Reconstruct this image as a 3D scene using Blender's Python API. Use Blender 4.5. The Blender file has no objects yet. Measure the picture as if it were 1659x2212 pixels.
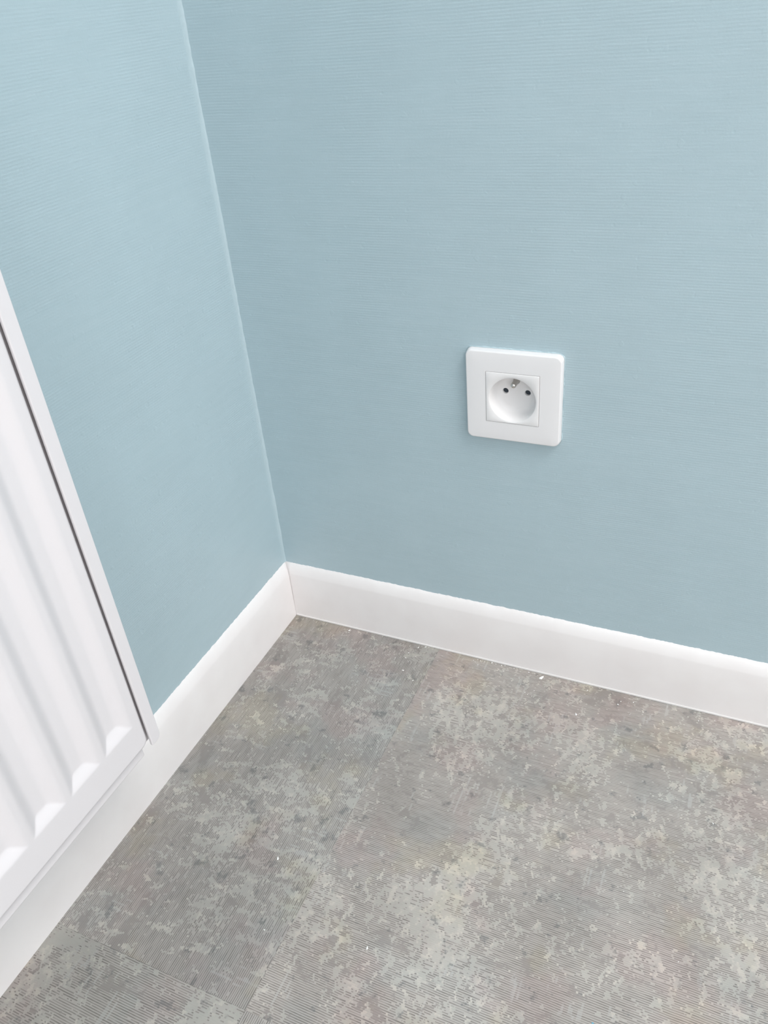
import bpy, bmesh, math, random
from mathutils import Vector, Matrix
rnd = random.Random(7)
S = bpy.context.scene
COL = S.collection

# ------------------------------------------------------------------ camera
F_PX, W_PX, H_PX = 1761.9, 1659.0, 2212.0
CAM = Vector((0.43487, -0.59913, 0.60465))
RIGHT = Vector((0.910787, 0.404395, -0.083257))
DOWN = Vector((0.160450, -0.532474, -0.831100))
FWD = Vector((-0.380425, 0.743597, -0.549855))
cd = bpy.data.cameras.new('camera')
cam = bpy.data.objects.new('camera', cd); COL.objects.link(cam)
cd.sensor_fit = 'VERTICAL'; cd.sensor_height = 36.0; cd.lens = 36.0 * F_PX / H_PX
cd.clip_start = 0.01
m = Matrix((RIGHT, -DOWN, -FWD)).transposed().to_4x4(); m.translation = CAM
cam.matrix_world = m
S.camera = cam

# ------------------------------------------------------------------ light and exposure
S.view_settings.view_transform = 'Standard'; S.view_settings.look = 'None'
S.view_settings.gamma = 1.0; S.view_settings.use_curve_mapping = False
S.view_settings.exposure = -0.17
wd = bpy.data.worlds.new('world'); S.world = wd; wd.use_nodes = True
bg = wd.node_tree.nodes['Background']
bg.inputs[0].default_value = (0.80, 0.90, 1.0, 1); bg.inputs[1].default_value = 2.0
def area(name, loc, target, sx, sy, power, color):
    l = bpy.data.lights.new(name, 'AREA'); l.shape = 'RECTANGLE'; l.size = sx; l.size_y = sy
    l.energy = power; l.color = color
    o = bpy.data.objects.new(name, l); COL.objects.link(o); o.location = loc
    o.rotation_euler = (Vector(target) - Vector(loc)).to_track_quat('-Z', 'Y').to_euler()
    return o
area('added_window_light', (2.99, -1.55, 1.55), (0.0, -1.55, 1.55), 1.5, 1.3, 17, (1.0, 0.98, 0.975))  # light of an added right-hand window; no source is in view
area('added_rear_window_light', (1.95, -3.19, 1.55), (1.95, 0.0, 1.55), 1.5, 1.3, 25, (1.0, 0.98, 0.975))  # light of a second added window, brightens the back wall
area('added_lamp_light', (1.55, -0.70, 2.40), (1.55, -0.70, 0.0), 0.9, 0.9, 40, (1.0, 0.97, 0.955))  # added overhead light, brightens the upper walls and skirting tops

# ------------------------------------------------------------------ material helpers
class NT:
    def __init__(self, name):
        self.m = bpy.data.materials.new(name); self.m.use_nodes = True
        self.t = self.m.node_tree; self.b = self.t.nodes['Principled BSDF']
    def node(self, typ, **kw):
        n = self.t.nodes.new(typ)
        for k, v in kw.items(): setattr(n, k, v)
        return n
    def put(self, sock, v):
        if hasattr(v, 'is_output'): self.t.links.new(v, sock)
        else: sock.default_value = v
    def math(self, op, a, b=0.0, c=0.0, clamp=False):
        n = self.node('ShaderNodeMath', operation=op, use_clamp=clamp)
        self.put(n.inputs[0], a); self.put(n.inputs[1], b)
        if op in ('MULTIPLY_ADD', 'COMPARE', 'SMOOTH_MIN'): self.put(n.inputs[2], c)
        return n.outputs[0]
    def step(self, v, lo, hi, a=0.0, b=1.0):
        n = self.node('ShaderNodeMapRange', interpolation_type='SMOOTHSTEP')
        for i, x in enumerate((v, lo, hi, a, b)): self.put(n.inputs[i], x)
        return n.outputs[0]
    def vec(self, x, y, z):
        n = self.node('ShaderNodeCombineXYZ')
        for i, v in enumerate((x, y, z)): self.put(n.inputs[i], v)
        return n.outputs[0]
    def xyz(self, v):
        n = self.node('ShaderNodeSeparateXYZ'); self.put(n.inputs[0], v); return n.outputs
    def noise(self, v, scale, detail=3.0, rough=0.5, dist=0.0):
        n = self.node('ShaderNodeTexNoise', noise_dimensions='3D')
        self.put(n.inputs['Vector'], v); self.put(n.inputs['Scale'], scale)
        n.inputs['Detail'].default_value = detail; n.inputs['Roughness'].default_value = rough
        n.inputs['Distortion'].default_value = dist
        return n.outputs[0]
    def mix(self, f, a, b, blend='MIX'):
        n = self.node('ShaderNodeMix', data_type='RGBA', blend_type=blend)
        self.put(n.inputs[0], f); self.put(n.inputs[6], a); self.put(n.inputs[7], b)
        return n.outputs[2]
    def bump(self, h, strength, dist):
        n = self.node('ShaderNodeBump'); n.inputs['Strength'].default_value = strength
        n.inputs['Distance'].default_value = dist; self.put(n.inputs['Height'], h)
        self.put(self.b.inputs['Normal'], n.outputs[0])
    def pos(self, kind='Object'):
        if kind == 'World': return self.node('ShaderNodeNewGeometry').outputs['Position']
        return self.node('ShaderNodeTexCoord').outputs[kind]
    def done(self, col, rough=0.5, spec=0.5, metal=0.0):
        self.put(self.b.inputs['Base Color'], col); self.put(self.b.inputs['Roughness'], rough)
        self.b.inputs['Specular IOR Level'].default_value = spec
        self.b.inputs['Metallic'].default_value = metal
        return self.m
def srgb(r, g, b):
    f = lambda c: c / 12.92 if c <= 0.04045 else ((c + 0.055) / 1.055) ** 2.4
    return (f(r / 255), f(g / 255), f(b / 255), 1.0)

# ------------------------------------------------------------------ materials
WALL_COL = (0.414, 0.527, 0.572, 1)
def wall_mat(name, along):       # painted ribbed wallpaper; ALONG = world axis of the ribs (0 = x, 1 = y)
    n = NT(name); p = n.pos('World'); c = n.xyz(p)
    u = c[along]; z = c[2]
    zz = n.math('ADD', z, n.math('MULTIPLY', n.noise(n.vec(u, 0.0, z), 30, 2), 0.0012))
    ribs = n.math('SINE', n.math('MULTIPLY', zz, 2 * math.pi / 0.0021))
    streak = n.noise(n.vec(n.math('MULTIPLY', u, 55), 0.0, n.math('MULTIPLY', zz, 560)), 1.0, 3, 0.6)
    streak2 = n.noise(n.vec(n.math('MULTIPLY', u, 22), 3.0, n.math('MULTIPLY', zz, 190)), 1.0, 2, 0.5)
    grain = n.noise(p, 620, 2, 0.6)
    patch = n.step(n.noise(p, 9, 2), 0.35, 0.65)
    spot = n.step(n.noise(p, 150, 0), 0.74, 0.84)          # paint pimples
    pit = n.step(n.noise(n.vec(n.math('ADD', u, 7.3), 1.0, z), 170, 0), 0.75, 0.84)   # paint pits
    h = n.math('ADD', n.math('MULTIPLY', streak, 0.9), n.math('MULTIPLY', streak2, 0.6))
    h = n.math('ADD', h, n.math('MULTIPLY', n.math('MULTIPLY', ribs, 0.16), n.math('ADD', 0.4, patch)))
    h = n.math('ADD', h, n.math('MULTIPLY', grain, 0.55))
    h = n.math('ADD', h, n.math('MULTIPLY', spot, 0.45))
    h = n.math('SUBTRACT', h, n.math('MULTIPLY', pit, 0.5))
    n.bump(h, 0.5, 0.00022)
    big = n.noise(p, 14, 3, 0.6)
    col = n.mix(n.step(big, 0.3, 0.7), tuple(v * 0.985 for v in WALL_COL[:3]) + (1,), tuple(v * 1.015 for v in WALL_COL[:3]) + (1,))
    col = n.mix(n.math('MULTIPLY', n.step(streak2, 0.3, 0.7), 0.05), col, (0.62, 0.70, 0.75, 1))
    return n.done(col, 0.47, 0.5)
M = {}
M['wall_back'] = wall_mat('ribbed_blue_paint_back', 0)
M['wall_left'] = wall_mat('ribbed_blue_paint_left', 1)
n = NT('thick_blue_filler'); p = n.pos('World')
n.bump(n.noise(p, 300, 3, 0.6), 0.5, 0.0006)
M['filler'] = n.done((0.435, 0.545, 0.588, 1), 0.6, 0.35)
n = NT('white_wall_paint'); n.bump(n.noise(n.pos('World'), 200, 3), 0.2, 0.0005); M['white_wall'] = n.done((0.84, 0.83, 0.81, 1), 0.8, 0.3)
n = NT('skirting_lacquer'); p = n.pos('World')
n.bump(n.noise(p, 40, 2), 0.08, 0.0006)
M['skirting'] = n.done(n.mix(n.step(n.noise(p, 25, 3), 0.3, 0.7), (0.815, 0.78, 0.775, 1), (0.845, 0.815, 0.81, 1)), 0.42, 0.45)
n = NT('clear_floor_seal'); M['seal'] = n.done((0.72, 0.70, 0.69, 1), 0.3, 0.5)
n = NT('radiator_enamel'); p = n.pos('World')
n.bump(n.noise(p, 18, 1), 0.05, 0.001)
M['radiator'] = n.done((0.735, 0.705, 0.72, 1), 0.42, 0.4)
n = NT('socket_plastic'); n.bump(n.noise(n.pos('World'), 900, 1), 0.04, 0.0002); M['plastic'] = n.done((0.80, 0.785, 0.79, 1), 0.45, 0.35)
n = NT('socket_well_plastic'); M['plastic_well'] = n.done((0.80, 0.785, 0.785, 1), 0.5, 0.3)
n = NT('earth_pin_metal'); M['metal'] = n.done((0.62, 0.60, 0.57, 1), 0.28, 0.5, 1.0)
n = NT('contact_shutter_plastic'); M['shutter'] = n.done((0.035, 0.045, 0.06, 1), 0.4, 0.4)
n = NT('plaster'); n.bump(n.noise(n.pos(), 1500, 2), 0.4, 0.0004); M['plaster'] = n.done((0.93, 0.92, 0.90, 1), 0.55, 0.5)
n = NT('blue_paint_flake'); M['blue_crumb'] = n.done((0.10, 0.40, 0.58, 1), 0.5, 0.4)
n = NT('subfloor'); M['subfloor'] = n.done((0.12, 0.12, 0.12, 1), 0.9, 0.2)
n = NT('added_window_paint'); M['frame'] = n.done((0.85, 0.85, 0.85, 1), 0.4, 0.5)  # frames of the two added, unseen windows
n = NT('added_lamp_glass'); n.b.inputs['Emission Color'].default_value = (1, 0.95, 0.88, 1); n.b.inputs['Emission Strength'].default_value = 3.0  # glowing cover of the added ceiling lamp
M['lamp'] = n.done((0.9, 0.9, 0.88, 1), 0.3, 0.5)

def floor_mat():
    n = NT('woven_grey_floor')
    oi = n.node('ShaderNodeObjectInfo')
    off = n.math('MULTIPLY', oi.outputs['Random'], 900.0)
    c = n.xyz(n.pos('Object'))
    PER = 1.56
    um = n.math('MULTIPLY', c[0], 1000.0); vm = n.math('MULTIPLY', c[1], 1000.0)
    # slightly wandering threads
    wob = n.noise(n.vec(n.math('MULTIPLY', um, 0.05), n.math('MULTIPLY', vm, 0.05), off), 1.0, 1)
    vm2 = n.math('ADD', vm, n.math('MULTIPLY', wob, 0.9))
    row = n.math('FLOOR', n.math('DIVIDE', vm2, PER))
    fr = n.math('FRACT', n.math('DIVIDE', vm2, PER))
    vq = n.math('MULTIPLY', row, PER)
    # stagger alternate rows, then quantise along the thread
    stag = n.math('MULTIPLY', n.math('MODULO', row, 2.0), 0.8)
    cell = n.math('FLOOR', n.math('DIVIDE', n.math('ADD', um, stag), 1.5))
    uq = n.math('MULTIPLY', cell, 1.5)
    ufr = n.math('FRACT', n.math('DIVIDE', um, PER))
    ro = n.math('FRACT', n.math('DIVIDE', um, PER * 1.0))
    def N(u, v, su, sv, seed, detail, rough=0.6, dist=0.0):
        return n.noise(n.vec(n.math('MULTIPLY', u, su), n.math('MULTIPLY', v, sv), n.math('ADD', off, seed)), 1.0, detail, rough, dist)
    # regions
    region = N(um, vm, 0.011, 0.010, 1.0, 3, 0.6, 0.4)          # broad: worn (light) / lined
    light_n = N(uq, vq, 0.15, 0.075, 5.0, 4, 0.62, 0.3)
    lt = n.math('ADD', light_n, n.math('MULTIPLY', n.math('SUBTRACT', region, 0.5), 0.62))
    light = n.math('GREATER_THAN', lt, 0.565)
    light_hi = n.step(N(uq, vq, 0.13, 0.10, 9.0, 4, 0.6), 0.50, 0.60)
    mid_n = N(uq, vq, 0.030, 0.050, 13.0, 5, 0.72, 0.6)
    mid = n.math('GREATER_THAN', mid_n, 0.585)
    dash = N(uq, vq, 0.16, 0.75, 17.0, 2, 0.5)                    # breaks in the dark threads
    lined = n.math('GREATER_THAN', n.math('ADD', dash, n.math('MULTIPLY', n.math('SUBTRACT', region, 0.5), -0.7)), 0.375)
    wid = n.noise(n.vec(n.math('MULTIPLY', um, 0.12), n.math('MULTIPLY', vq, 2.7), off), 1.0, 2)     # threads of uneven weight
    strp = n.math('MULTIPLY', n.step(n.math('ABSOLUTE', n.math('SUBTRACT', fr, 0.5)), n.math('MULTIPLY_ADD', wid, 0.30, -0.10), n.math('MULTIPLY_ADD', wid, 0.30, 0.18), 1.0, 0.0), lined)
    strp = n.math('MULTIPLY', strp, n.step(N(um, vq, 0.05, 0.4, 61.0, 2), 0.25, 0.65, 0.45, 1.0))
    # holes pricked into the light patches
    hole = n.math('GREATER_THAN', N(uq, vq, 0.55, 0.55, 21.0, 1, 0.5), 0.63)
    hole = n.math('MULTIPLY', hole, n.step(n.math('ABSOLUTE', n.math('SUBTRACT', fr, 0.5)), 0.25, 0.40, 1.0, 0.0))
    # cross threads
    crs_reg = n.step(N(um, vm, 0.035, 0.020, 25.0, 3), 0.56, 0.62)
    crs_ln = n.math('GREATER_THAN', N(n.math('FLOOR', n.math('DIVIDE', um, 1.6)), vm, 0.9, 0.02, 29.0, 1), 0.58)
    crs = n.math('MULTIPLY', crs_reg, crs_ln)
    dark_n = N(uq, vq, 0.07, 0.07, 33.0, 4, 0.66)
    dark = n.step(dark_n, 0.60, 0.67)
    A = lambda r, g, b: srgb(r, g, b)
    base = A(182, 176, 170); dk = A(127, 122, 117); lgt = A(197, 191, 182); md = A(155, 149, 144)
    col = n.mix(strp, base, dk)
    col = n.mix(n.math('MULTIPLY', crs, 0.55), col, A(188, 186, 182))
    col = n.mix(n.math('MULTIPLY', mid, 0.85), col, md)
    lcol = n.mix(light_hi, A(183, 179, 172), lgt)
    col = n.mix(n.math('MULTIPLY', light, n.math('SUBTRACT', 1.0, n.math('MULTIPLY', hole, 0.8))), col, lcol)
    col = n.mix(n.math('MULTIPLY', dark, 0.62), col, A(118, 119, 118))
    # faded colour drifts of the print
    t1 = n.step(N(um, vm, 0.016, 0.016, 41.0, 3), 0.52, 0.66)
    t2 = n.step(N(um, vm, 0.014, 0.014, 47.0, 3), 0.50, 0.64)
    t3 = n.step(N(um, vm, 0.013, 0.013, 53.0, 3), 0.50, 0.66)
    col = n.mix(t1, col, (1.02, 1.0, 0.93, 1), 'MULTIPLY')
    col = n.mix(t2, col, (1.02, 0.96, 0.965, 1), 'MULTIPLY')
    col = n.mix(t3, col, (0.95, 0.985, 1.0, 1), 'MULTIPLY')
    val = n.step(N(um, vm, 0.012, 0.012, 59.0, 3), 0.32, 0.68, 0.86, 1.05)
    col = n.mix(1.0, col, oi.outputs['Color'], 'MULTIPLY')
    col = n.mix(1.0, col, (0.925, 0.93, 0.945, 1), 'MULTIPLY')
    vv = n.node('ShaderNodeCombineColor'); [n.put(vv.inputs[i], val) for i in range(3)]
    col = n.mix(1.0, col, vv.outputs[0], 'MULTIPLY')
    h = n.math('SUBTRACT', n.math('MULTIPLY', light, 0.5), n.math('MULTIPLY', strp, 0.6))
    n.bump(h, 0.35, 0.0004)
    return n.done(col, 0.55, 0.4)
M['floor'] = floor_mat()

# ------------------------------------------------------------------ mesh helpers
def link(name, bm, mat, parent=None, smooth=False, loc=None):
    me = bpy.data.meshes.new(name); bm.normal_update(); bm.to_mesh(me); bm.free()
    if mat: me.materials.append(mat)
    if smooth:
        for p in me.polygons: p.use_smooth = True
    o = bpy.data.objects.new(name, me); COL.objects.link(o)
    if parent: o.parent = parent
    if loc: o.location = loc
    return o
def box(bm, x0, x1, y0, y1, z0, z1):
    v = [bm.verts.new((x, y, z)) for x in (x0, x1) for y in (y0, y1) for z in (z0, z1)]
    for f in ((0, 1, 3, 2), (4, 6, 7, 5), (0, 4, 5, 1), (2, 3, 7, 6), (0, 2, 6, 4), (1, 5, 7, 3)):
        bm.faces.new([v[i] for i in f])
    return v
def bev(bm, w, seg=2, ang=0.5):
    bmesh.ops.recalc_face_normals(bm, faces=bm.faces)
    e = [e for e in bm.edges if len(e.link_faces) == 2 and e.calc_face_angle(0) > ang]
    bmesh.ops.bevel(bm, geom=e, offset=w, segments=seg, profile=0.5, affect='EDGES')
def struct(name, bm, mat, parent=None, **kw):
    o = link(name, bm, mat, parent, **kw)
    if parent is None: o['kind'] = 'structure'
    return o
def empty(name, loc, label, cat, group=None):
    o = bpy.data.objects.new(name, None); COL.objects.link(o); o.location = loc
    o.empty_display_size = 0.02
    o['label'] = label; o['category'] = cat
    if group: o['group'] = group
    return o

# ------------------------------------------------------------------ room shell
RX, RY, RZ = 3.0, -3.2, 2.5
SX, SZ = 0.2604, 0.3034              # socket centre on the back wall
HB = 0.030                           # half size of the box cut into the wall
bm = bmesh.new()
xs = [0.0, SX - HB, SX + HB, RX]; zs = [0.0, SZ - HB, SZ + HB, RZ]
for i in range(3):
    for j in range(3):
        if i == 1 and j == 1: continue
        v = [bm.verts.new((x, 0, z)) for x, z in ((xs[i], zs[j]), (xs[i + 1], zs[j]), (xs[i + 1], zs[j + 1]), (xs[i], zs[j + 1]))]
        bm.faces.new(v)
bmesh.ops.remove_doubles(bm, verts=bm.verts, dist=1e-5)
hole = [(SX - HB, SZ - HB), (SX + HB, SZ - HB), (SX + HB, SZ + HB), (SX - HB, SZ + HB)]
for k in range(4):
    a, b = hole[k], hole[(k + 1) % 4]
    bm.faces.new([bm.verts.new(q) for q in ((a[0], 0, a[1]), (b[0], 0, b[1]), (b[0], 0.05, b[1]), (a[0], 0.05, a[1]))])
bm.faces.new([bm.verts.new((q[0], 0.05, q[1])) for q in hole])
box(bm, -0.1, RX, 0.055, 0.12, 0.0, RZ)
struct('wall_back', bm, M['wall_back'])
bm = bmesh.new(); box(bm, -0.12, 0.0, RY, 0.12, 0.0, RZ); struct('wall_left', bm, M['wall_left'])
fx0, fx1 = 1.15, 2.75
bm = bmesh.new()
for q in ((-0.12, fx0, 0.0, RZ), (fx1, RX + 0.12, 0.0, RZ), (fx0, fx1, 0.0, 0.85), (fx0, fx1, 2.25, RZ)):
    box(bm, q[0], q[1], RY - 0.12, RY, q[2], q[3])
struct('wall_front', bm, M['white_wall'])
bm = bmesh.new()
for q in ((fx0, fx0 + 0.06, 0.85, 2.25), (fx1 - 0.06, fx1, 0.85, 2.25), (fx0 + 0.06, fx1 - 0.06, 0.85, 0.91), (fx0 + 0.06, fx1 - 0.06, 2.19, 2.25), ((fx0 + fx1) / 2 - 0.04, (fx0 + fx1) / 2 + 0.04, 0.91, 2.19)):
    box(bm, q[0], q[1], RY - 0.09, RY - 0.03, q[2], q[3])
struct('added_window_2', bm, M['frame'])  # unseen window added behind the camera to let light in
wy0, wy1, wz0, wz1 = -2.35, -0.75, 0.85, 2.25
bm = bmesh.new()
box(bm, RX, RX + 0.12, RY, wy0, 0, RZ); box(bm, RX, RX + 0.12, wy1, 0.12, 0, RZ)
box(bm, RX, RX + 0.12, wy0, wy1, 0, wz0); box(bm, RX, RX + 0.12, wy0, wy1, wz1, RZ)
struct('wall_right', bm, M['white_wall'])
bm = bmesh.new(); box(bm, -0.12, RX + 0.12, RY - 0.12, 0.12, RZ, RZ + 0.1); struct('ceiling', bm, M['white_wall'])
bm = bmesh.new()
box(bm, RX + 0.03, RX + 0.09, wy0, wy0 + 0.06, wz0, wz1); box(bm, RX + 0.03, RX + 0.09, wy1 - 0.06, wy1, wz0, wz1)
box(bm, RX + 0.03, RX + 0.09, wy0 + 0.06, wy1 - 0.06, wz0, wz0 + 0.06); box(bm, RX + 0.03, RX + 0.09, wy0 + 0.06, wy1 - 0.06, wz1 - 0.06, wz1)
box(bm, RX + 0.03, RX + 0.09, (wy0 + wy1) / 2 - 0.04, (wy0 + wy1) / 2 + 0.04, wz0 + 0.06, wz1 - 0.06)
struct('added_window_1', bm, M['frame'])  # unseen window added in the right wall to let light in

# floor: subfloor slab carrying 50 cm tiles laid quarter-turned
bm = bmesh.new(); box(bm, -0.12, RX + 0.12, RY - 0.12, 0.12, -0.06, -0.004)
floor = struct('floor', bm, M['subfloor'])
TX, TY, TS, GAP = 0.1815, -0.3965, 0.5, 0.00004
tiles = []
for i in range(-1, 6):
    for j in range(-7, 1):
        x0, y0 = TX + i * TS, TY + j * TS
        a0, a1 = max(x0, 0) + GAP, min(x0 + TS, RX) - GAP
        b0, b1 = max(y0, RY) + GAP, min(y0 + TS, 0) - GAP
        if a1 - a0 < 0.01 or b1 - b0 < 0.01: continue
        cx, cy = x0 + TS / 2, y0 + TS / 2
        turned = (i + j) % 2 != 0        # tile with threads along the room's y axis
        bm = bmesh.new(); box(bm, a0 - cx, a1 - cx, b0 - cy, b1 - cy, -0.004, 0.0)
        if turned: bmesh.ops.rotate(bm, verts=bm.verts, matrix=Matrix.Rotation(-math.pi / 2, 3, 'Z'))
        bmesh.ops.recalc_face_normals(bm, faces=bm.faces)
        o = link('floor_tile', bm, M['floor'], floor, loc=(cx, cy, 0))
        o.color = (0.895, 0.895, 0.89, 1) if (i, j) == (-1, 0) else (0.855, 0.865, 0.855, 1) if (i, j) == (-1, -1) else (1.025, 1.0, 0.985, 1) if (i, j) == (0, 0) else (0.95, 0.95, 0.95, 1)  # shade on the left of the floor put into darker tile colours
        if turned: o.rotation_euler = (0, 0, math.pi / 2)

# skirting boards with a rounded, brush-painted top edge
SK_T, SK_H = 0.0060, 0.0715
def skirt(name, L, along, mitre=True):
    """ALONG 'x': along the back wall; 'y': along the left wall towards -y."""
    prof = [(0.0, SK_H, 1.0)]
    for k in range(1, 8):
        a = k / 7 * math.pi / 2
        l = k / 7; ar = math.sin(a); ac = 1 - math.cos(a)
        prof.append((SK_T * (0.10 + 0.90 * (0.6 * l + 0.4 * ar)), SK_H - 0.0004 - 0.0126 * (0.6 * l + 0.4 * ac), 0.0))
    prof += [(SK_T, 0.03, 0), (SK_T, 0.0, 0)]
    bm = bmesh.new(); rows = []; s = 0.0; walk = 0.0
    while True:
        r = []; walk = 0.45 * walk + rnd.uniform(-0.00034, 0.00034); near = s < 1.2
        for k, (t, h, e) in enumerate(prof):
            off = t + 0.00012 if mitre else 0.0
            ss = max(s, off) if s < SK_T + 0.0005 else s
            if s == 0.0: ss = off
            hh = h + (walk * (1 if k == 0 else 0.5) if k < 2 and near else 0)
            r.append(bm.verts.new((ss, -t, hh) if along == 'x' else (t, -ss, hh)))
        rows.append(r)
        if s >= L: break
        s = min(L, 0.0075 if s == 0.0 else s + (0.0013 if s < 0.9 else 0.1))
    for a, b in zip(rows, rows[1:]):
        for k in range(len(prof) - 1):
            f = [a[k], a[k + 1], b[k + 1], b[k]]
            bm.faces.new(f if along == 'y' else f[::-1])
    bm.faces.new(rows[0] + [bm.verts.new((0.0001, 0, 0))] if False else rows[0])
    bmesh.ops.recalc_face_normals(bm, faces=bm.faces)
    return struct(name, bm, M['skirting'], smooth=True)
bb = skirt('baseboard_back', RX, 'x'); skirt('baseboard_left', -RY, 'y')
bm = bmesh.new(); box(bm, SK_T + 0.0005, RX, -SK_T - 0.0010, -SK_T + 0.0005, 0.0, 0.0021); bev(bm, 0.0005, 2)
link('floor_seal', bm, M['seal'], bb)
bm = bmesh.new(); box(bm, SK_T, RX, RY, RY + SK_T, 0, SK_H); struct('baseboard_front', bm, M['skirting'])
bm = bmesh.new(); box(bm, RX - SK_T, RX, RY + SK_T, -SK_T, 0, SK_H); struct('baseboard_right', bm, M['skirting'])

# filler bead painted into the room corner, uneven edges
bm = bmesh.new(); rows = []; z = SK_H - 0.0005; w1 = w2 = 0.0
while z < RZ:
    w1 = 0.8 * w1 + rnd.uniform(-0.0007, 0.0007); w2 = 0.8 * w2 + rnd.uniform(-0.00028, 0.00028)
    a = max(0.003, 0.0050 + w1); b = max(0.0006, 0.0014 + w2)
    pts = []
    for k in range(7):
        q = k / 6 * math.pi / 2
        # concave fillet from the left wall (a out along -y) to the back wall (b out along x)
        pts.append(bm.verts.new((b * (1 - math.cos(q)) ** 1.0 + (0.00005 if k else 0), -a * (1 - math.sin(q)) - (0.00005 if k < 6 else 0), z)))
    rows.append(pts); z += 0.003 if z < 1.0 else 0.05
for r, q in zip(rows, rows[1:]):
    for k in range(6): bm.faces.new((r[k], r[k + 1], q[k + 1], q[k]))
bmesh.ops.recalc_face_normals(bm, faces=bm.faces)
for f in bm.faces:
    if f.normal.x < 0: f.normal_flip()
struct('trim_1', bm, M['filler'], smooth=True)

# ------------------------------------------------------------------ panel radiator
XF = 0.080                            # plane of the ribs
Y0, Y1 = -0.3154, -1.120              # right and left end of the front panel
ZB, ZT = 0.1520, 0.7200
rad = empty('panel_radiator', (0.05, -0.70, 0.142), 'white ribbed steel panel radiator hanging on the left blue wall', 'radiator')
RP = Vector(rad.location)
PITCH, OPEN, FLAT, DEP = 0.0333, 0.0300, 0.0075, 0.0042
def sm(t): t = max(0.0, min(1.0, t)); return t * t * (3 - 2 * t)
def groove(y, z):
    k = round((-0.3393 - y) / PITCH); c = -0.3393 - k * PITCH
    if k < 0 or c - OPEN / 2 < Y1 + 0.006: return 0.0
    side = ((OPEN / 2) - abs(y - c)) / ((OPEN - FLAT) / 2)
    ramp = (z - 0.1785) / 0.0095; top = (ZT - 0.0265 - z) / 0.0095
    return DEP * min(sm(side), 0.3 * sm(min(ramp, top)) + 0.7 * max(0, min(1, ramp, top)))
RR, CR = 0.0032, 0.0065
def edge_drop(y, z):
    cy, cz = (Y0 + Y1) / 2, (ZB + ZT) / 2
    qx = abs(y - cy) - (Y0 - Y1) / 2 + CR; qz = abs(z - cz) - (ZT - ZB) / 2 + CR
    sd = min(max(qx, qz), 0) + math.hypot(max(qx, 0), max(qz, 0)) - CR
    e = -sd
    if e <= 0: return RR + min(0.006, -e * 4)
    if e >= RR: return 0.0
    return RR - math.sqrt(max(0, RR * RR - (RR - e) ** 2))
ys = []; y = Y0
while y > Y1: ys.append(y); y -= 0.0005 if (y > Y0 - 0.007) else (0.0009 if y > -0.62 else 0.003)
ys.append(Y1)
zs = [ZB + 0.0005 * k for k in range(14)]
z = zs[-1]
while z < 0.195: z += 0.0009; zs.append(z)
while z < ZT - 0.045: z += 0.03; zs.append(min(z, ZT - 0.045))
while z < ZT - 0.0001: z += 0.0018; zs.append(min(z, ZT))
bm = bmesh.new(); g = []
for yy in ys:
    g.append([bm.verts.new((XF - groove(yy, zz) - edge_drop(yy, zz) - RP.x, yy - RP.y, zz - RP.z)) for zz in zs])
for a, b in zip(g, g[1:]):
    for k in range(len(zs) - 1): bm.faces.new((a[k], b[k], b[k + 1], a[k + 1])[::-1])
# returned rim
rim = [r[0] for r in g] + g[-1][1:] + [r[-1] for r in g[::-1]][1:] + g[0][::-1][1:-1]
back = [bm.verts.new((XF - 0.014 - RP.x, v.co.y, v.co.z)) for v in rim]
for k in range(len(rim)):
    j = (k + 1) % len(rim); bm.faces.new((rim[k], rim[j], back[j], back[k]))
bm.faces.new(back)
bmesh.ops.recalc_face_normals(bm, faces=bm.faces)
link('front_panel', bm, M['radiator'], rad, smooth=True)
def rpart(name, boxes, w=0.0006, mat='radiator'):
    bm = bmesh.new()
    for q in boxes: box(bm, q[0] - RP.x, q[1] - RP.x, q[2] - RP.y, q[3] - RP.y, q[4] - RP.z, q[5] - RP.z)
    if w: bev(bm, w, 2)
    bmesh.ops.recalc_face_normals(bm, faces=bm.faces)
    return link(name, bm, M[mat], rad)
rpart('seam_flange', [(XF - 0.0085, XF - 0.0060, Y1 + 0.004, Y0 - 0.0030, 0.1392, 0.157)], 0.0009)
def cover(name, ya, yb, outer):
    """end cover: side sheet plus a front lip with rounded foot"""
    bm = bmesh.new(); n_ = 6; r = 0.0050; z0, z1 = 0.1480, ZT + 0.004
    out, inn = (ya, yb)
    sgn = 1 if out > inn else -1
    ol = [(out, z1), (inn, z1), (inn, z0 + 0.0003)]
    for k in range(n_ + 1):
        a = -math.pi / 2 + k / n_ * math.pi / 2
        ol.append((out - sgn * r + sgn * r * math.cos(a), z0 + r + r * math.sin(a)))
    f0 = [bm.verts.new((XF + 0.0012 - RP.x, p[0] - RP.y, p[1] - RP.z)) for p in ol]
    f1 = [bm.verts.new((XF - 0.0010 - RP.x, p[0] - RP.y, p[1] - RP.z)) for p in ol]
    bm.faces.new(f0); bm.faces.new(f1[::-1])
    for k in range(len(ol)):
        j = (k + 1) % len(ol); bm.faces.new((f0[k], f0[j], f1[j], f1[k]))
    bev(bm, 0.0006, 2)
    y_a, y_b = sorted((out - sgn * 0.0004, out - sgn * 0.0016))
    box(bm, 0.030 - RP.x, XF - 0.0006 - RP.x, y_a - RP.y, y_b - RP.y, z0 + r - RP.z, z1 - 0.0008 - RP.z)
    y_a, y_b = sorted((out - sgn * 0.0004, inn - sgn * 0.0006))
    box(bm, XF - 0.0065 - RP.x, XF - 0.0055 - RP.x, y_a - RP.y, y_b - RP.y, z0 + 0.001 - RP.z, z1 - 0.001 - RP.z)
    bmesh.ops.recalc_face_normals(bm, faces=bm.faces)
    return link(name, bm, M['radiator'], rad)
cover('side_cover', -0.3050, -0.3147, True)
cover('side_cover', Y1 - 0.0144, Y1 - 0.0047, True)
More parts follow.
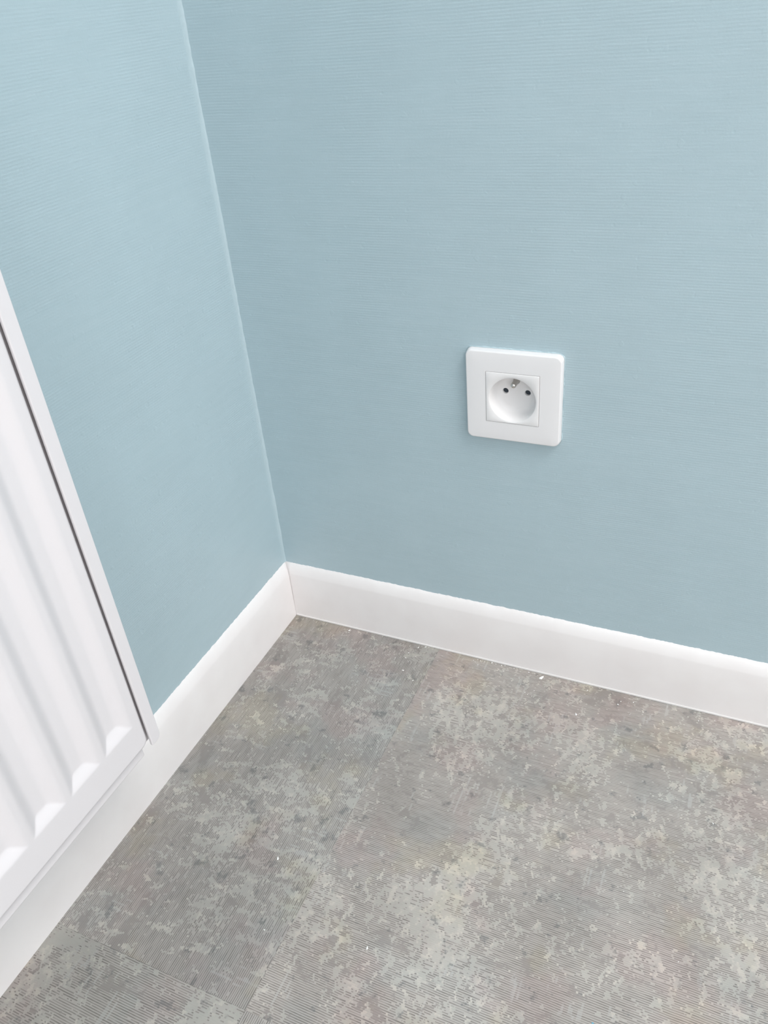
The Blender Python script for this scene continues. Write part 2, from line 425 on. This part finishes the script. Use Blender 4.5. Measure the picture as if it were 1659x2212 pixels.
rpart('convector_fins', [(0.030, XF - 0.016, -0.345 - 0.025 * k - 0.0006, -0.345 - 0.025 * k, 0.19, 0.69) for k in range(31)], 0)
bars = [(0.032 + 0.011 * k, 0.035 + 0.011 * k, Y1 - 0.003, Y0 + 0.003, ZT + 0.001, ZT + 0.004) for k in range(4)]
bars += [(0.032, 0.068, Y0 - 0.02 - 0.05 * k - 0.003, Y0 - 0.02 - 0.05 * k, ZT - 0.002, ZT + 0.0012) for k in range(16)]
rpart('top_grille', bars, 0)
for yy in (-0.45, -0.98):
    rpart('wall_bracket', [(0.0, 0.004, yy - 0.015, yy + 0.015, 0.2, 0.66), (0.004, 0.05, yy - 0.002, yy + 0.001, 0.25, 0.29), (0.004, 0.05, yy - 0.002, yy + 0.001, 0.60, 0.64)], 0)

# ------------------------------------------------------------------ wall socket
sock = empty('wall_socket', (SX, 0, SZ), 'white square single wall socket with round well and earth pin on the back wall', 'socket')
def rrect(hw, hh, r, n_=7):
    pts = []
    for cx, cz, a0 in ((hw - r, hh - r, 0), (-hw + r, hh - r, 90), (-hw + r, -hh + r, 180), (hw - r, -hh + r, 270)):
        for k in range(n_ + 1):
            a = math.radians(a0 + 90 * k / n_); pts.append((cx + r * math.cos(a), cz + r * math.sin(a)))
    return pts
def loops_to_bm(bm, loops):
    rows = [[bm.verts.new((x, y, z)) for x, z in pts] if False else [bm.verts.new((x, y, z)) for (x, z) in pts] for pts, y in loops]
    for a, b in zip(rows, rows[1:]):
        n_ = len(a)
        for k in range(n_):
            j = (k + 1) % n_; bm.faces.new((a[k], a[j], b[j], b[k]))
    return rows
PT = -0.0070                          # front of the cover plate
bm = bmesh.new()
H0 = 0.0405
lp = [(rrect(H0, H0, 0.0052), 0.0004), (rrect(H0, H0, 0.0052), -0.0015)]
for k in range(1, 7):
    a = k / 6 * math.pi / 2
    lp.append((rrect(H0 - 0.0006 - 0.0011 * (1 - math.cos(a)), H0 - 0.0006 - 0.0011 * (1 - math.cos(a)), 0.0050), PT + 0.0016 - 0.0012 * math.sin(a)))
lp.append((rrect(0.0320, 0.0320, 0.0040), PT))
lp.append((rrect(0.02285, 0.02285, 0.0004), PT))
lp.append((rrect(0.02270, 0.02270, 0.0004), PT + 0.0003))
lp.append((rrect(0.02270, 0.02270, 0.0004), PT + 0.0040))
loops_to_bm(bm, lp); bmesh.ops.recalc_face_normals(bm, faces=bm.faces)
# recalc on an open shell: make the front face the room
for f in bm.faces:
    pass
if sum(f.normal.y * f.calc_area() for f in bm.faces) > 0: bmesh.ops.reverse_faces(bm, faces=bm.faces)
pl = link('cover_plate', bm, M['plastic'], sock, smooth=True)
# insert: 45 mm square with a turned well, two contact holes
NSEG = 64
WR = 0.0199; WC = -0.0012             # well radius, its centre below the plate centre
FD = PT + 0.0130                      # well floor
HX, HZ, HR = 0.0095, 0.0006, 0.0026
bm = bmesh.new()
def sq(hw, r):                        # square outline sampled at NSEG points
    out = []
    for k in range(NSEG):
        a = 2 * math.pi * k / NSEG; c, s = math.cos(a), math.sin(a); q = hw / max(abs(c), abs(s)); out.append((c * q, s * q))
    return out
def circ(r, n_=NSEG, cx=0, cz=WC): return [(cx + r * math.cos(2 * math.pi * k / n_), cz + r * math.sin(2 * math.pi * k / n_)) for k in range(n_)]
IF_ = PT - 0.0004
lp = [(sq(0.02245, 0), PT + 0.004), (sq(0.02245, 0), IF_ + 0.0004), (sq(0.02230, 0), IF_ + 0.0001), (sq(0.02205, 0), IF_), (circ(WR + 0.0005), IF_), (circ(WR), IF_ + 0.0003)]
prof = [(0.0192, 0.0020), (0.0186, 0.0045), (0.0181, 0.0070), (0.0176, 0.0092), (0.0168, 0.0108), (0.0156, 0.0120), (0.0140, 0.0128), (0.0126, 0.0130)]
lp += [(circ(r), PT + d) for r, d in prof]
rows = loops_to_bm(bm, lp)
floor_ring = rows[-1]
loops_h = []
for sx_ in (-1, 1):
    loops_h.append([bm.verts.new((x, FD, z)) for x, z in circ(HR, 20, sx_ * HX, HZ)])
edges = []
for ring in [floor_ring] + loops_h:
    for k in range(len(ring)):
        a, b = ring[k], ring[(k + 1) % len(ring)]
        edges.append(bm.edges.get((a, b)) or bm.edges.new((a, b)))
bmesh.ops.triangle_fill(bm, use_beauty=True, use_dissolve=False, edges=edges, normal=(0, -1, 0))
for f in [f for f in bm.faces if all(any((v.co - Vector((s_ * HX, FD, HZ))).length < HR * 1.05 for s_ in (-1, 1)) and abs(v.co.y - FD) < 1e-6 for v in f.verts)]:
    c_ = f.calc_center_median()
    if min((c_ - Vector((s_ * HX, FD, HZ))).length for s_ in (-1, 1)) < HR: bm.faces.remove(f)
for ring in loops_h:
    c_ = sum((v.co for v in ring), Vector()) / len(ring)
    prev = ring
    for rr, d in ((HR * 0.93, 0.0004), (HR * 0.93, 0.0022)):
        nx_ = [bm.verts.new((c_.x + (v.co.x - c_.x) / HR * rr, FD + d, c_.z + (v.co.z - c_.z) / HR * rr)) for v in ring]
        for k in range(len(ring)):
            j = (k + 1) % len(ring); bm.faces.new((prev[k], prev[j], nx_[j], nx_[k]))
        prev = nx_
bmesh.ops.recalc_face_normals(bm, faces=bm.faces)
if sum(f.normal.y * f.calc_area() for f in bm.faces) > 0: bmesh.ops.reverse_faces(bm, faces=bm.faces)
ins = link('socket_insert', bm, M['plastic_well'], sock, smooth=True)
for o in (pl, ins):
    md = o.modifiers.new('edge', 'EDGE_SPLIT'); md.split_angle = math.radians(32)
for s_ in (-1, 1):
    bm = bmesh.new()
    bmesh.ops.create_circle(bm, cap_ends=True, segments=20, radius=HR * 0.97)
    bmesh.ops.rotate(bm, verts=bm.verts, matrix=Matrix.Rotation(math.pi / 2, 3, 'X'))
    bmesh.ops.translate(bm, verts=bm.verts, vec=(s_ * HX, FD + 0.0021, HZ))
    for f in bm.faces:
        if f.normal.y > 0: f.normal_flip()
    o = link('contact_shutter', bm, M['shutter'], sock); o['label'] = 'dark shutter inside the contact hole'
# earth pin
bm = bmesh.new(); rows = []
PR = 0.0023; tip = PT + 0.0012
pf = [(PR + 0.0006, FD + 0.0002), (PR + 0.0006, FD - 0.0006), (PR, FD - 0.0008), (PR, tip + 0.0020), (PR * 0.93, tip + 0.0011), (PR * 0.75, tip + 0.0005), (PR * 0.45, tip + 0.0001), (PR * 0.1, tip)]
rows = loops_to_bm(bm, [(circ(r, 24, 0, HZ + 0.0102), d) for r, d in pf]); bm.faces.new(rows[-1])
bmesh.ops.recalc_face_normals(bm, faces=bm.faces)
if bm.faces[-1].normal.y > 0: bmesh.ops.reverse_faces(bm, faces=bm.faces)
o = link('earth_pin', bm, M['metal'], sock, smooth=True); o['label'] = 'round metal earth pin'
bm = bmesh.new(); bmesh.ops.create_icosphere(bm, subdivisions=1, radius=0.0003); bmesh.ops.translate(bm, verts=bm.verts, vec=(0.0003, FD - 0.0010, -0.0147))
link('moulding_mark', bm, M['plastic_well'], sock)
# ragged paint and filler bead where the plate meets the wall
bm = bmesh.new(); A_, B_ = [], []
per = rrect(H0 + 0.0001, H0 + 0.0001, 0.0052, 12)
dense = []
for k in range(len(per)):
    a, b = Vector(per[k]), Vector(per[(k + 1) % len(per)]); n_ = max(1, int((b - a).length / 0.0012))
    dense += [a + (b - a) * (q / n_) for q in range(n_)]
wv = 0.0
for p_ in dense:
    wv = 0.7 * wv + rnd.uniform(-0.0005, 0.0005); d_ = p_.normalized()
    A_.append(bm.verts.new((p_.x, -0.0007 - abs(wv) * 0.5, p_.y))); B_.append(bm.verts.new((p_.x + d_.x * (0.0006 + wv * 0.8), -0.00003, p_.y + d_.y * (0.0006 + wv * 0.8))))
for k in range(len(A_)):
    j = (k + 1) % len(A_); bm.faces.new((A_[k], A_[j], B_[j], B_[k]))
bmesh.ops.recalc_face_normals(bm, faces=bm.faces)
if sum(f.normal.y for f in bm.faces) > 0: bmesh.ops.reverse_faces(bm, faces=bm.faces)
o = link('paint_bead', bm, M['filler'], sock, smooth=True); o['label'] = 'uneven pale blue paint bead round the plate'

# ------------------------------------------------------------------ plaster crumbs swept along the skirting
shapes = []
for k in range(7):
    bm = bmesh.new(); bmesh.ops.create_icosphere(bm, subdivisions=1, radius=1.0)
    for v in bm.verts: v.co *= rnd.uniform(0.7, 1.15)
    for v in bm.verts: v.co = Vector((v.co.x * (1.0 + 0.15 * k), v.co.y, v.co.z * 0.6))
    lo = min(v.co.z for v in bm.verts)
    for v in bm.verts: v.co.z -= lo
    me = bpy.data.meshes.new('crumb'); bm.to_mesh(me); bm.free(); me.materials.append(M['plaster']); shapes.append(me)
def crumb(x, y, r, label, group=None, name='plaster_crumb', mesh=None, rot=None, mat=None):
    me = mesh or rnd.choice(shapes)
    if mat: me = me.copy(); me.materials.clear(); me.materials.append(mat)
    o = bpy.data.objects.new(name, me); COL.objects.link(o)
    o.location = (x, min(y, -SK_T - 0.0012 - r), 0.0); o.scale = (r, r, r); o.rotation_euler = (0, 0, rnd.uniform(0, 6.3) if rot is None else rot)
    o['label'] = label; o['category'] = 'crumb'
    if group: o['group'] = group
    return o
CRUMBS = [
    (0.1665, -0.0082, 0.00075, 's'), (0.1592, -0.0114, 0.0006, 's'), (0.1698, -0.0078, 0.00045, 's'), (0.1525, -0.0225, 0.00075, 's'), (0.1496, -0.0124, 0.00038, 's'), (0.1523, -0.0306, 0.00059, 's'),
    (0.1615, -0.025, 0.00037, 's'), (0.1569, -0.0484, 0.00073, 's'), (0.172, -0.0586, 0.00057, 's'), (0.1571, -0.0349, 0.00037, 's'), (0.2248, -0.0083, 0.00058, 's'), (0.2234, -0.0125, 0.00043, 's'),
    (0.2272, -0.0155, 0.00043, 's'), (0.2403, -0.0084, 0.00086, 's'), (0.2446, -0.0087, 0.0005, 's'), (0.2506, -0.0088, 0.00071, 's'), (0.2541, -0.008, 0.00057, 's'), (0.2638, -0.0084, 0.00057, 's'),
    (0.2547, -0.0158, 0.00042, 's'), (0.2793, -0.0088, 0.00049, 's'), (0.2857, -0.0086, 0.00042, 's'), (0.2833, -0.0369, 0.00048, 's'), (0.2865, -0.0388, 0.00041, 's'), (0.2907, -0.0398, 0.00041, 's'),
    (0.2911, -0.0318, 0.00041, 's'), (0.3399, -0.0145, 0.00054, 's'), (0.3116, -0.0949, 0.00038, 's'), (0.2189, -0.0655, 0.00042, 's'), (0.1326, -0.0322, 0.00037, 's'), (0.1417, -0.034, 0.00045, 's'),
    (0.2282, -0.0094, 0.00051, 's'), (0.221, -0.0107, 0.00043, 's'), (0.2326, -0.0089, 0.00036, 's'), (0.371, -0.0228, 0.00072, 's'), (0.3729, -0.0183, 0.0006, 's'), (0.3842, -0.0155, 0.0006, 's'),
    (0.3947, -0.0247, 0.00041, 's'), (0.3843, -0.0301, 0.0003, 's'), (0.3837, -0.0317, 0.0003, 's'), (0.3798, -0.0176, 0.0003, 's'), (0.3871, -0.0097, 0.0003, 's'), (0.4438, -0.0187, 0.00052, 's'),
    (0.4576, -0.0137, 0.00034, 's'), (0.4029, -0.0245, 0.00029, 's'), (0.4773, -0.0253, 0.00028, 's'), (0.3628, -0.1111, 0.00033, 's'), (0.3883, -0.0241, 0.0003, 's'), (0.0762, -0.0109, 0.00079, 's'),
    (0.077, -0.0141, 0.00046, 's'), (0.1572, -0.0486, 0.00061, 's'), (0.172, -0.0586, 0.00048, 's'), (0.2933, -0.0126, 0.00166, 'big'), (0.3365, -0.0488, 0.00113, 'mid'), (0.1429, -0.2843, 0.00094, 'grain'),
    (0.244, -0.325, 0.00097, 'front'), (0.1639, -0.341, 0.00058, 'left2'), (0.4108, -0.2125, 0.00042, 'r1'), (0.4562, -0.2523, 0.00039, 'r2'), (0.4672, -0.1271, 0.00059, 'r3'), (0.4088, -0.3149, 0.00056, 'blue'),
]
LABELS = {
    'big': ('largest white plaster flake, lying by the skirting below the wall socket', 'plaster_flake'),
    'mid': ('round white plaster crumb lying alone a hand from the back skirting', 'plaster_crumb'),
    'grain': ('elongated pale grain on the darker left floor tile', 'plaster_grain'),
    'front': ('whitish crumb nearest the viewer, on the grey floor in the foreground', 'plaster_crumb'),
    'left2': ('small pale crumb near the tile joint left of the foreground', 'plaster_crumb'),
    'r1': ('tiny white speck in the middle of the right floor tile', 'plaster_crumb'),
    'r2': ('tiny white speck at the lower right of the floor', 'plaster_crumb'),
    'r3': ('small white speck far right on the floor tile', 'plaster_crumb'),
    'blue': ('tiny blue paint flake at the bottom edge of the floor', 'paint_flake'),
}
CLUSTERS = [   # along the skirting: (x from, x to, y beyond, label, group)
    (0.00, 0.13, -1.0, 'tiny white plaster crumb near the room corner, by the back skirting', 'crumbs near the corner'),
    (0.13, 0.19, -0.026, 'tiny white crumb close to the skirting at the edge of the left tile', 'crumbs at the tile edge by the skirting'),
    (0.13, 0.195, -1.0, 'tiny white crumb further out at the seam of the two large tiles', 'crumbs along the tile seam'),
    (0.19, 0.262, -0.025, 'tiny white crumb in the dusty row at the skirting foot, below the socket', 'dusty row of crumbs below the socket'),
    (0.19, 0.285, -1.0, 'tiny white crumb below the socket, a finger away from the skirting', 'loose crumbs below the socket'),
    (0.285, 0.35, -1.0, 'tiny white plaster crumb in the patch right of the largest flake', 'crumbs right of the flake'),
    (0.35, 0.385, -1.0, 'tiny white plaster crumb in the bright cluster well right of the socket', 'crumb cluster right of the socket'),
    (0.385, 0.43, -1.0, 'tiny white plaster crumb between the bright cluster and the right picture edge', 'crumbs past the bright cluster'),
    (0.43, 9.0, -1.0, 'tiny white plaster crumb at the far right end of the back skirting', 'crumbs at the right end of the skirting'),
]
for x, y, r, k in CRUMBS:
    if k == 's':
        for x0, x1, ymin, lab, grp in CLUSTERS:
            if x0 <= x < x1 and y >= ymin: break
        crumb(x, y, r, lab, grp)
    else:
        lab, nm = LABELS[k]
        crumb(x, y, r, lab, None, nm, mesh=shapes[6] if k in ('big', 'grain') else None, rot={'big': 1.0, 'grain': 2.0}.get(k), mat=M['blue_crumb'] if k == 'blue' else None)
# ceiling lamp added out of view to light the room
lamp = empty('added_ceiling_lamp', (1.55, -0.70, 2.5), 'unseen flat round white lamp added on the ceiling for light', 'lamp')
bm = bmesh.new(); bmesh.ops.create_cone(bm, cap_ends=True, segments=48, radius1=0.46, radius2=0.50, depth=0.07); bmesh.ops.translate(bm, verts=bm.verts, vec=(0, 0, -0.035))
link('added_lamp_shade', bm, M['lamp'], lamp)
